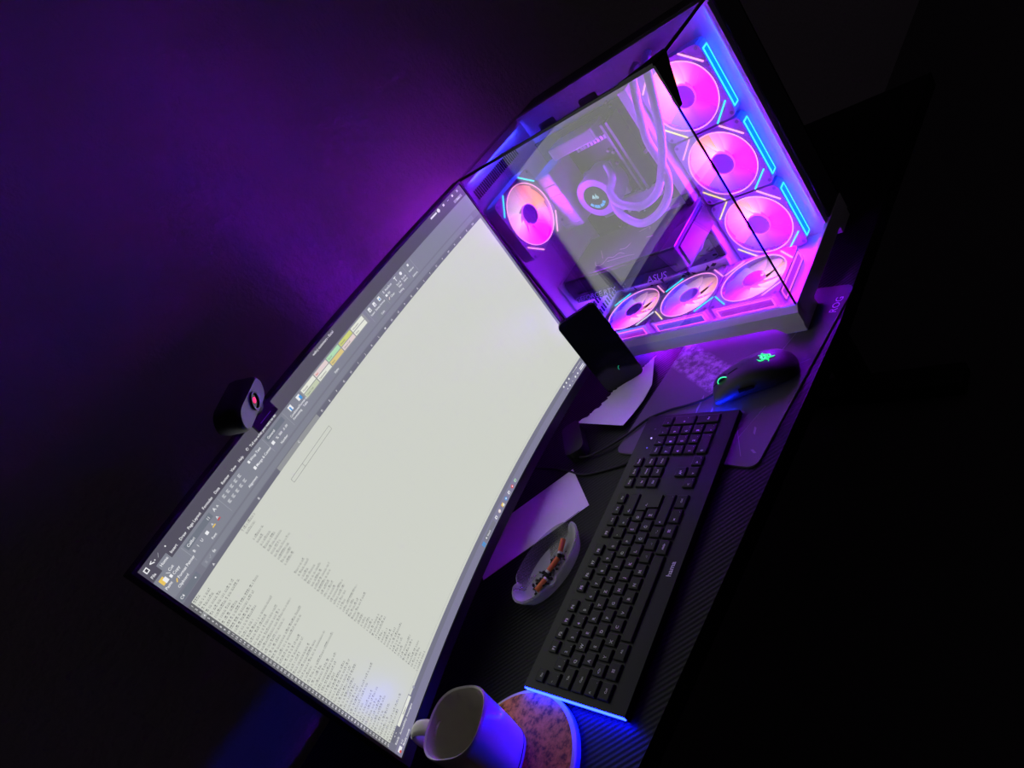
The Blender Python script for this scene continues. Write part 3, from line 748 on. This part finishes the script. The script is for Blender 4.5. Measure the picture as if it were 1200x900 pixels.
KEYS.append((X0 + (PX + 3.5) * U, (YQ + YA) / 2, U - .003, .0158 + (YQ - YA), '+')); KEYS.append((X0 + (PX + 3.5) * U, (YZ + YC) / 2, U - .003, .0158 + (YZ - YC), 'Ent'))
M_key = pbr('black_keycap', (.008, .008, .009), .42, 0., .3, bump=(900, .04)); M_leg = pbr('grey_legend', (.85, .84, .9), .5)
TILT = math.atan2(.0085, .153)
def keycap(bb, x, y, w, h, s):
    M = Matrix.Translation((x, y, ktop(y))) @ Matrix.Rotation(TILT, 4, 'X')
    z0, z1, c = -.0004, .0032, .0009
    P0 = [(-w / 2, -h / 2), (w / 2, -h / 2), (w / 2, h / 2), (-w / 2, h / 2)]
    V = [(a, q, z0) for a, q in P0] + [(a * (1 - .6 * c / w), q * (1 - .6 * c / h), z1 - c * .6) for a, q in P0] + [(a * (1 - 3 * c / w), q * (1 - 3 * c / h), z1) for a, q in P0]
    F = [(3, 2, 1, 0), (8, 9, 10, 11)] + [(r * 4 + k, r * 4 + (k + 1) % 4, r * 4 + 4 + (k + 1) % 4, r * 4 + 4 + k) for r in (0, 1) for k in range(4)]
    bb.add(V, F, 0, M)
    s = s.strip()
    if s == '#':
        for i in (-1, 1):
            for j in (-1, 1): bb.box((i * .0011, j * .0011, z1 + .00005), (.0017, .0017, .0001), 1, M)
    elif s:
        hh = .0040 if len(s) <= 2 else .0026
        wtx = text_geo(s)[2] * hh
        bb.text(s, M @ Matrix.Translation((-wtx / 2 if len(s) > 2 else -w / 2 + .0028, -.0008, z1 + .0001)), hh, 1, 0., .03)
        if len(s) == 1 and not s.isalpha(): bb.text('.', M @ Matrix.Translation((w / 2 - .005, -.003, z1 + .0001)), hh, 1)
KEYS.sort(key=lambda k: (k[1] == YF and k[0] < .09, 0))
main, rest = KEYS[:99], KEYS[99:]
for k in main:
    b = B(); keycap(b, *k); b.build('key', [M_key, M_leg], kb)
# angled return key over two rows
b = B(); xe = X0 + 13.5 * U; xr = X0 + 15 * U - .003
b.prism([(xe, YQ + .0079), (xr, YQ + .0079), (xr, YA - .0079), (xe + .25 * U, YA - .0079), (xe + .25 * U, YQ - .0079), (xe, YQ - .0079)], ktop(YA) - .0002, ktop(YQ) + .0028)
b.text('<-', Matrix.Translation((xe + .006, .008, ktop(YQ) + .003)), .004, 1); b.build('key', [M_key, M_leg], kb)
if rest:
    b = B()
    for k in rest: keycap(b, *k)
    tag(b.build('function_keys', [M_key, M_leg], kb), kind='stuff')

# ------------------------------------------------------------------ mouse pad
PA = -.152
pad = thing('mouse_pad', 'dark printed mouse pad with a pale emblem word in its front corner', 'mouse pad', (-.0745, -.308, 0), (0, 0, PA))
def rrect(w, h, r, n=6):
    P = []
    for cx, cy, a0 in ((w / 2 - r, h / 2 - r, 0), (-w / 2 + r, h / 2 - r, 90), (-w / 2 + r, -h / 2 + r, 180), (w / 2 - r, -h / 2 + r, 270)):
        for k in range(n + 1):
            a = math.radians(a0 + 90 * k / n); P.append((cx + r * math.cos(a), cy + r * math.sin(a)))
    return P
b = B(); b.prism(rrect(.352, .262, .014), .0002, .0030); b.build('pad_sheet', pad_mat(), pad)
b = B(); b.text('ROG', frame((.114, -.1185, .0032), (1, 0, 0), (0, 1, 0), (0, 0, 1)), .0115); b.build('emblem_lettering', pbr('pale_print', (.9, .85, .95), .6), pad)
M_lilac = pbr('lilac_print', (.32, .28, .36), .7)
for (x0, y0, x1, y1) in ((-.02, -.06, .02, -.125), (-.07, -.095, -.13, -.08), (-.16, -.1, -.1, -.062), (.04, -.07, .085, -.08)):
    d = Vector((x1 - x0, y1 - y0, 0)); L = d.length; d.normalize(); b = B(); b.box((0, 0, .0031), (L, .0007, .0002), 0, frame(((x0 + x1) / 2, (y0 + y1) / 2, 0), d, (-d.y, d.x, 0), (0, 0, 1))); b.build('printed_line', M_lilac, pad)
for (x, y, a, s) in ((-.115, -.1, .3, .008), (-.15, -.115, 1.0, .006), (-.07, .02, .1, .02), (-.09, -.01, .1, .016)):
    b = B(); b.prism([(-s, -.0012), (s * .6, -.0016), (s, .0015), (-s * .5, .0018)], .003, .0032, 0, Matrix.Translation((x, y, 0)) @ Matrix.Rotation(a, 4, 'Z')); b.build('printed_mark', M_lilac, pad)

# ------------------------------------------------------------------ mouse
ms = thing('computer_mouse', 'black computer mouse with a glowing green emblem', 'mouse', (-.109, -.363, .0036), (0, 0, .32))
prof = [(-.064, .012, .010, .012), (-.061, .020, .020, .014), (-.052, .0275, .030, .015), (-.038, .0315, .0365, .016), (-.022, .0325, .0395, .016), (-.004, .031, .0395, .016), (.014, .0295, .0365, .015), (.032, .0295, .031, .013), (.048, .030, .0245, .011), (.058, .0285, .0195, .009), (.0625, .024, .015, .007)]
def mz(y):
    for i in range(len(prof) - 1):
        if prof[i][0] <= y <= prof[i + 1][0]:
            t = (y - prof[i][0]) / (prof[i + 1][0] - prof[i][0]); return prof[i][2] + t * (prof[i + 1][2] - prof[i][2])
    return .02
V = []; F = []; n = 28
for y, hw, ht, e in prof:
    for k in range(n):
        a = 2 * PI * k / n; c, s = math.cos(a), math.sin(a)
        x = hw * math.copysign(abs(c) ** .75, c); zc = ht * .35
        z = zc + (ht - zc) * abs(s) ** .85 if s > 0 else zc - (zc - .0006) * abs(s) ** .5
        if s < 0: x *= .93
        V.append((x, y, z))
for i in range(len(prof) - 1):
    for k in range(n): F.append((i * n + k, i * n + (k + 1) % n, (i + 1) * n + (k + 1) % n, (i + 1) * n + k))
F += [list(range(n))[::-1], [(len(prof) - 1) * n + k for k in range(n)]]
b = B(); b.add(V, F); ob = b.build('mouse_shell', pbr('matte_mouse_plastic', (.02, .02, .022), .5, bump=(900, .08)), ms, smooth=True, sharp=60)
md = ob.modifiers.new('s', 'SUBSURF'); md.levels = 1; md.render_levels = 1
b = B(); b.tube([(0, y, mz(y) + .0002) for y in (.012, .02, .028)], .0006, 6); b.tube([(0, y, mz(y) + .0002) for y in (.046, .052, .058)], .0006, 6); b.build('button_seam', M_rubber, ms)
for s in (-1, 1):
    b = B(); b.box((s * .0305, .006, .0195), (.004, .022, .005), 0, Matrix.Rotation(s * .05, 4, 'Z'), .001); b.build('side_button', M_blackgloss, ms)
b = B(); WM = frame((0, .038, mz(.038) - .0045), (0, 1, 0), (0, 0, 1), (1, 0, 0)); b.ring(.004, .0095, -.0035, .0035, 28, 0, WM); wh = b.build('scroll_wheel', M_rubber, ms)
b = B(); b.ring(.0088, .0099, -.0045, -.0035, 28, 0, WM); b.build('wheel_light', emis('green_wheel_light', (.05, 1., .35), 1.1), wh)
# green emblem: three intertwined snakes, drawn as curved strokes on the palm rest
b = B()
def snake(P, rs):
    Q = catmull([(x, y, mz(y - .030) + .0002 - 14 * x * x) for x, y in P], 6); m = len(Q)
    Q = [Vector((q.x, q.y - .030, q.z)) for q in Q]
    b.tube(Q, 0, 8, rs=[rs * (.35 + .65 * math.sin(PI * min(1, (i + .5) / m * 1.0))) for i in range(m)])
snake([(-.0015, .011), (-.006, .007), (-.005, .002), (-.001, -.001), (.0025, .002), (.001, .006), (-.002, .0055)], .0014)
snake([(.0125, .003), (.009, .005), (.006, .001), (.003, -.003), (-.001, -.004), (-.002, -.009), (.0005, -.013)], .0014)
snake([(-.0105, -.004), (-.007, -.0045), (-.0045, -.001), (-.004, .003), (0, .004), (.0045, .005), (.007, .009)], .0014)
snake([(-.0045, -.0005), (-.003, -.006), (.003, -.007), (.0055, -.002)], .0011)
b.build('emblem', emis('green_emblem', (.02, .9, .2), 1.0), ms)
# cable from the mouse nose, behind the keyboard
Rm = Matrix.Translation((-.109, -.363, .003)) @ Matrix.Rotation(.32, 4, 'Z'); Ri = Rm.inverted()
cp = [Rm @ Vector((0, .060, .008)), Vector((-.136, -.285, .007)), Vector((-.142, -.255, .005)), Vector((-.149, -.225, .0055)), Vector((-.165, -.19, .006)), Vector((-.195, -.162, .0056)), Vector((-.221, -.128, .0050)), Vector((-.235, -.100, .0045)), Vector((-.2402, -.0840, .0080))]
B().tube(catmull([Ri @ p for p in cp], 8), .0019, 8).build('cable', M_rubber, ms, smooth=True)
# keyboard cable
Rk = Matrix.Translation((-.393, -.2885, 0)) @ Matrix.Rotation(.025, 4, 'Z'); Ri = Rk.inverted()
cp = [(-.245, -.2085, .009), (-.247, -.195, .004), (-.256, -.176, .0022), (-.272, -.11, .0022), (-.262, -.06, .0022), (-.255, .0, .0022), (-.25, .15, .0022)]
B().tube(catmull([Ri @ Vector(p) for p in cp], 8), .0017, 8).build('cable', M_rubber, kb, smooth=True)

# ------------------------------------------------------------------ phone
ph = thing('smartphone', 'dark smartphone leaning upright in front of the glass tower', 'phone', (-.0680, -.1000, .0092), (-.055, 0, -.90))
b = B(); Mph = frame((0, 0, 0), (1, 0, 0), (0, 0, 1), (0, -1, 0))
P = [(x, y + .081) for x, y in rrect(.075, .162, .010, 8)]
b.prism(P, -.004, .004, 0, Mph); b.build('phone_body', pbr('phone_frame', (.02, .02, .025), .25, .5), ph)
P = [(x, y + .081) for x, y in rrect(.0725, .1595, .009, 8)]
b = B(); b.prism(P, .004, .0044, 0, Mph); b.build('phone_screen', M_blackgloss, ph)
b = B(); b.box((.0378, 0, .115), (.0012, .003, .018)); b.build('side_button', M_darkmetal, ph); b = B(); b.box((.0378, 0, .088), (.0012, .003, .011)); b.build('side_button', M_darkmetal, ph)
b = B(); Q = [(.009 + .0055 * math.cos(a), .032 + .0055 * math.sin(a), .0045) for a in [math.radians(q) for q in range(110, 215, 12)]]
b.tube([Mph @ Vector(q) for q in Q], .0005, 6); b.build('arc_reflection', emis('painted_green_reflection', (.02, .55, .28), .5), ph)  # green reflection painted on the phone as a glowing arc

# ------------------------------------------------------------------ papers
M_paper = pbr('white_paper', (.88, .85, .88), .7, bump=(300, .05))
def patch(A, Bq, C, Dq, hts, nu, nv, torn, name, label, cat):
    """A-B torn edge, D-C opposite edge; hts = height function"""
    rnd = random.Random(4); V = []; F = []
    for i in range(nu + 1):
        u = i / nu
        for j in range(nv + 1):
            v = j / nv
            p = Vector(A) * (1 - u) * (1 - v) + Vector(Bq) * u * (1 - v) + Vector(C) * u * v + Vector(Dq) * (1 - u) * v
            if j == 0 and torn: p += (Vector(Dq) - Vector(A)).normalized() * (rnd.uniform(-1, 1) * .0036 + .004 * math.sin(u * 9))
            V.append((p.x, p.y, hts(u, v)))
    N = len(V); V += [(x, y, z - .0003) for x, y, z in V]
    q = lambda i, j: i * (nv + 1) + j
    for i in range(nu):
        for j in range(nv):
            F.append((q(i, j), q(i + 1, j), q(i + 1, j + 1), q(i, j + 1))); F.append((N + q(i, j), N + q(i, j + 1), N + q(i + 1, j + 1), N + q(i + 1, j)))
    edge = [q(i, 0) for i in range(nu + 1)] + [q(nu, j) for j in range(1, nv + 1)] + [q(i, nv) for i in range(nu - 1, -1, -1)] + [q(0, j) for j in range(nv - 1, 0, -1)]
    for i in range(len(edge)):
        a, c = edge[i], edge[(i + 1) % len(edge)]; F.append((a, c, N + c, N + a))
    c0 = sum((Vector(v) for v in V), Vector()) / len(V); c0.z = 0
    o = B(c0).add(V, F).build(name, M_paper, None, smooth=True, loc=c0); return tag(o, label, cat)
def hz(u, v):
    z = .0042 + .012 * (1 - u) ** 2 * (1 - v) ** 1.2 + .004 * (1 - u) ** 3 + .010 * max(0, u - .65) / .35 * (v ** .8) * .4
    z += .0035 * math.exp(-((u - .62) ** 2 / .05 + (v - .2) ** 2 / .15))
    return z + .0012 * math.sin(3.1 * u + 2 * v)
patch((-.170, -.046, 0), (-.004, -.130, 0), (-.083, -.162, 0), (-.176, -.146, 0), hz, 64, 14, True, 'torn_paper', 'curled white sheet with a torn ragged edge under the phone', 'paper')
e1 = Vector((-.259, -.073, 0)); e2 = Vector((-.331, -.151, 0)); dl = Vector((-.149, .145, 0)).normalized() * .208
b = B()
cpap = (e1 + e2 + dl) / 2 + Vector((e1 + e2) / 2) / 2
cpap = (e1 + e2) / 2 + dl / 2
b = B(cpap); b.prism([tuple(q.xy) for q in (e2, e1, e1 + dl, e2 + dl)], .0004, .0010)
o = b.build('paper_sheet', M_paper, None, loc=cpap); tag(o, 'flat white paper slip lying half under the glass ashtray', 'paper')
d1 = Vector((-.361, -.122, 0)); d2 = Vector((-.346, -.136, 0)); dd = (d2 - d1).normalized()
b = B(cpap); b.box((0, .0012, .0011), ((d2 - d1).length * 1.3, .0008, .0002), 0, frame((d1 + d2) / 2, dd, (-dd.y, dd.x, 0), (0, 0, 1))); b.build('printed_line', M_rubber, o)

# ------------------------------------------------------------------ ashtray, butts, ash
ac = Vector((-.446, -.145, .0012)); aa = math.radians(-10)
M_ash = bpy.data.materials.new('clear_pressed_glass'); n, l = nodes(M_ash); n.clear()
ou = n.new('ShaderNodeOutputMaterial'); mx = n.new('ShaderNodeMixShader'); tr = n.new('ShaderNodeBsdfTransparent'); tr.inputs[0].default_value = (.82, .82, .85, 1)
pr_ = n.new('ShaderNodeBsdfPrincipled'); pr_.inputs['Base Color'].default_value = (.78, .78, .8, 1); pr_.inputs['Roughness'].default_value = .08
fr = n.new('ShaderNodeLayerWeight'); fr.inputs[0].default_value = .55
ma = n.new('ShaderNodeMath'); ma.operation = 'MULTIPLY_ADD'; ma.inputs[1].default_value = .75; ma.inputs[2].default_value = .05; ma.use_clamp = True
l.new(fr.outputs['Facing'], ma.inputs[0]); l.new(ma.outputs[0], mx.inputs[0]); l.new(tr.outputs[0], mx.inputs[1]); l.new(pr_.outputs[0], mx.inputs[2]); l.new(mx.outputs[0], ou.inputs[0])
tray = thing('ashtray', 'oval clear glass ashtray holding cigarette ends', 'ashtray', ac, (0, 0, aa))
prof = [(.048, 0), (.054, .003), (.060, .016), (.0615, .021), (.059, .0225), (.0565, .021), (.050, .010), (.044, .006), (.0, .006)]
b = B(); n_ = 64; V = []; F = []
for r, z in prof:
    for k in range(n_):
        a = 2 * PI * k / n_; c, s = math.cos(a), math.sin(a); zz = z
        for a0 in (math.radians(10), math.radians(130), math.radians(250)):
            dd_ = abs((a - a0 + PI) % (2 * PI) - PI)
            if z > .015 and dd_ < .16: zz = z - .007 * (.5 + .5 * math.cos(dd_ / .16 * PI))
        V.append((r * c * 1.15, r * s * .71, zz))
for i in range(len(prof) - 1):
    for k in range(n_): F.append((i * n_ + k, i * n_ + (k + 1) % n_, (i + 1) * n_ + (k + 1) % n_, (i + 1) * n_ + k))
F.append(list(range(n_))[::-1])
b.add(V, F); b.build('ashtray_bowl', M_ash, tray, smooth=True)
M_filter = pbr('orange_filter', (.75, .2, .05), .7); M_cig = pbr('cigarette_paper', (.75, .72, .7), .7); M_char = pbr('grey_ash', (.12, .11, .11), .9, bump=(500, .6))
M_charb = pbr('burnt_tip', (.015, .013, .013), .9)
def butt(p, q, label):
    p, q = Vector(p), Vector(q); d = (q - p).normalized()
    t = thing('cigarette_butt', label, 'cigarette end', p, group='cigarette ends in the ashtray')
    a = B(p); a.tube([p, p + (q - p) * .86], .0038, 12); a.build('filter', M_filter, t, smooth=True)
    a = B(p); a.tube([p + (q - p) * .86, q], .0036, 12); a.build('paper_stub', M_cig, t, smooth=True)
    a = B(p); a.tube([q, q + d * .003, q + d * .0045], .0034, 10, rs=[.0035, .003, .0015]); a.build('burnt_tip', M_charb, t, smooth=True)
butt((-.404, -.152, .016), (-.427, -.156, .0125), 'orange cigarette end nearest the notch at the right end of the ashtray')
butt((-.434, -.158, .0135), (-.459, -.150, .0125), 'wide orange cigarette end in the middle of the ashtray')
butt((-.488, -.147, .0125), (-.467, -.154, .0125), 'orange cigarette end at the left end of the ashtray')
b = B(); rnd = random.Random(9)
for k in range(110):
    u = rnd.random(); p = Vector((-.425 - .06 * u + rnd.gauss(0, .004), -.156 + .012 * u + rnd.gauss(0, .006), .0088 + rnd.uniform(0, .003))); s = rnd.uniform(.0012, .0035)
    M = Matrix.Translation(p) @ Matrix.Rotation(rnd.uniform(0, 3), 4, 'Z') @ Matrix.Rotation(rnd.uniform(0, 3), 4, 'X')
    b.lathe([(0, -s * .7), (s * .8, -s * .3), (s, s * .2), (0, s * .6)], 6, rnd.choice((0, 0, 0, 1)), M)
b.off = Vector((0, 0, 0)); o = b.build('ash', [M_charb, M_char]); tag(o, 'black and grey cigarette ash in the ashtray', 'ash', kind='stuff')

# ------------------------------------------------------------------ coaster and mug
cc = Vector((-.702, -.247, 0))
co = thing('trivet', 'round cork trivet with a pale rim under the mug', 'trivet', cc)
b = B(); b.lathe([(.0845, .010), (.0845, .0124), (0, .0124)], 72); b.build('cork_disc', cork_mat(), co, smooth=True)
b = B(); b.lathe([(.088, 0), (.0895, .002), (.0895, .0102), (.088, .0116), (.0846, .0120), (.0846, .010), (0, .010)], 72); b.build('rim', pbr('white_rim', (.75, .73, .75), .35), co, smooth=True)
M_mug = pbr('glazed_white_ceramic', (.68, .62, .64), .18, coat=.3)
M_mugin = pbr('glazed_inside', (.62, .58, .52), .25)
mc = Vector((-.699, -.233, .0126))
mug = thing('mug', 'white rounded square mug standing on the cork trivet', 'mug', mc, (0, 0, .35))
b = B(); b.lathe([(.029, 0), (.0325, .002), (.034, .006), (.037, .03), (.0395, .06), (.041, .083), (.0415, .088), (.0405, .090), (.0385, .0885)], 64, 0, None, 1.0, 1.0, 2.7, (1, 0))
b.build('mug_body', M_mug, mug, smooth=True)
b = B(); b.lathe([(.0385, .0885), (.0378, .085), (.035, .05), (.0315, .012), (.027, .006), (0, .006)], 64, 0, None, 1, 1, 2.7, (0, 1)); b.build('mug_inside', M_mugin, mug, smooth=True)
b = B(); b.lathe([(.0345, .008), (.0349, .0084), (.0349, .0092), (.0345, .0096)], 64, 0, None, 1.0, 1.0, 2.7, (0, 0)); b.build('dark_band', M_rubber, mug, smooth=True)
ha = math.radians(88); hx, hy = math.cos(ha), math.sin(ha)
HP = [(.036, .076), (.058, .083), (.076, .077), (.081, .058), (.072, .034), (.052, .021), (.033, .022)]
Q = catmull([(r * hx, r * hy, z) for r, z in HP], 6); b = B()
side = Vector((-hy, hx, 0)); V = []; F = []; m = 12
for i, p in enumerate(Q):
    t = (Q[min(i + 1, len(Q) - 1)] - Q[max(i - 1, 0)]).normalized(); nn = t.cross(side)
    for k in range(m):
        a = 2 * PI * k / m; V.append(p + side * (.0095 * math.cos(a)) + nn * (.0042 * math.sin(a)))
for i in range(len(Q) - 1):
    for k in range(m): F.append((i * m + k, i * m + (k + 1) % m, (i + 1) * m + (k + 1) % m, (i + 1) * m + k))
b.add(V, F); b.build('handle', M_mug, mug, smooth=True)

# ------------------------------------------------------------------ small box with ribbed slots by the papers
hb = thing('connector_box', 'small black plastic box with ribbed slots between the two papers', 'gadget', (-.205, -.055, 0), (0, 0, math.radians(-52)))
b = B(); b.prism(rrect(.036, .085, .012), .0003, .021); b.build('box_shell', M_black, hb)
b = B()
for k in range(3):
    b.box((-.0182, .004 + .0155 * k, .013), (.0012, .0125, .008))
b.build('ribbed_slot', pbr('grey_slot', (.3, .28, .32), .35, .6), hb)

# ------------------------------------------------------------------ night ambience and camera
w = bpy.data.worlds.new('night'); S.world = w; w.use_nodes = True
w.node_tree.nodes['Background'].inputs[0].default_value = (.45, .36, .47, 1); w.node_tree.nodes['Background'].inputs[1].default_value = .013
cd = bpy.data.cameras.new('camera'); cam = bpy.data.objects.new('camera', cd); COL.objects.link(cam)
Rm = Matrix(((0.469679, 0.720539, -0.510122), (-0.641647, -0.118268, -0.757827), (-0.606375, 0.683254, 0.406784)))
cam.matrix_world = Matrix.Translation((-.78224, -.88344, .62059)) @ Rm.to_4x4()
cd.sensor_fit = 'HORIZONTAL'; cd.sensor_width = 36; cd.lens = 23.8728; cd.clip_start = .01
S.camera = cam
S.view_settings.view_transform = 'Standard'; S.view_settings.look = 'None'; S.view_settings.gamma = 1; S.view_settings.exposure = .3; S.view_settings.use_curve_mapping = False
S.cycles.transparent_max_bounces = 24; S.cycles.max_bounces = 10; S.cycles.sample_clamp_indirect = 30
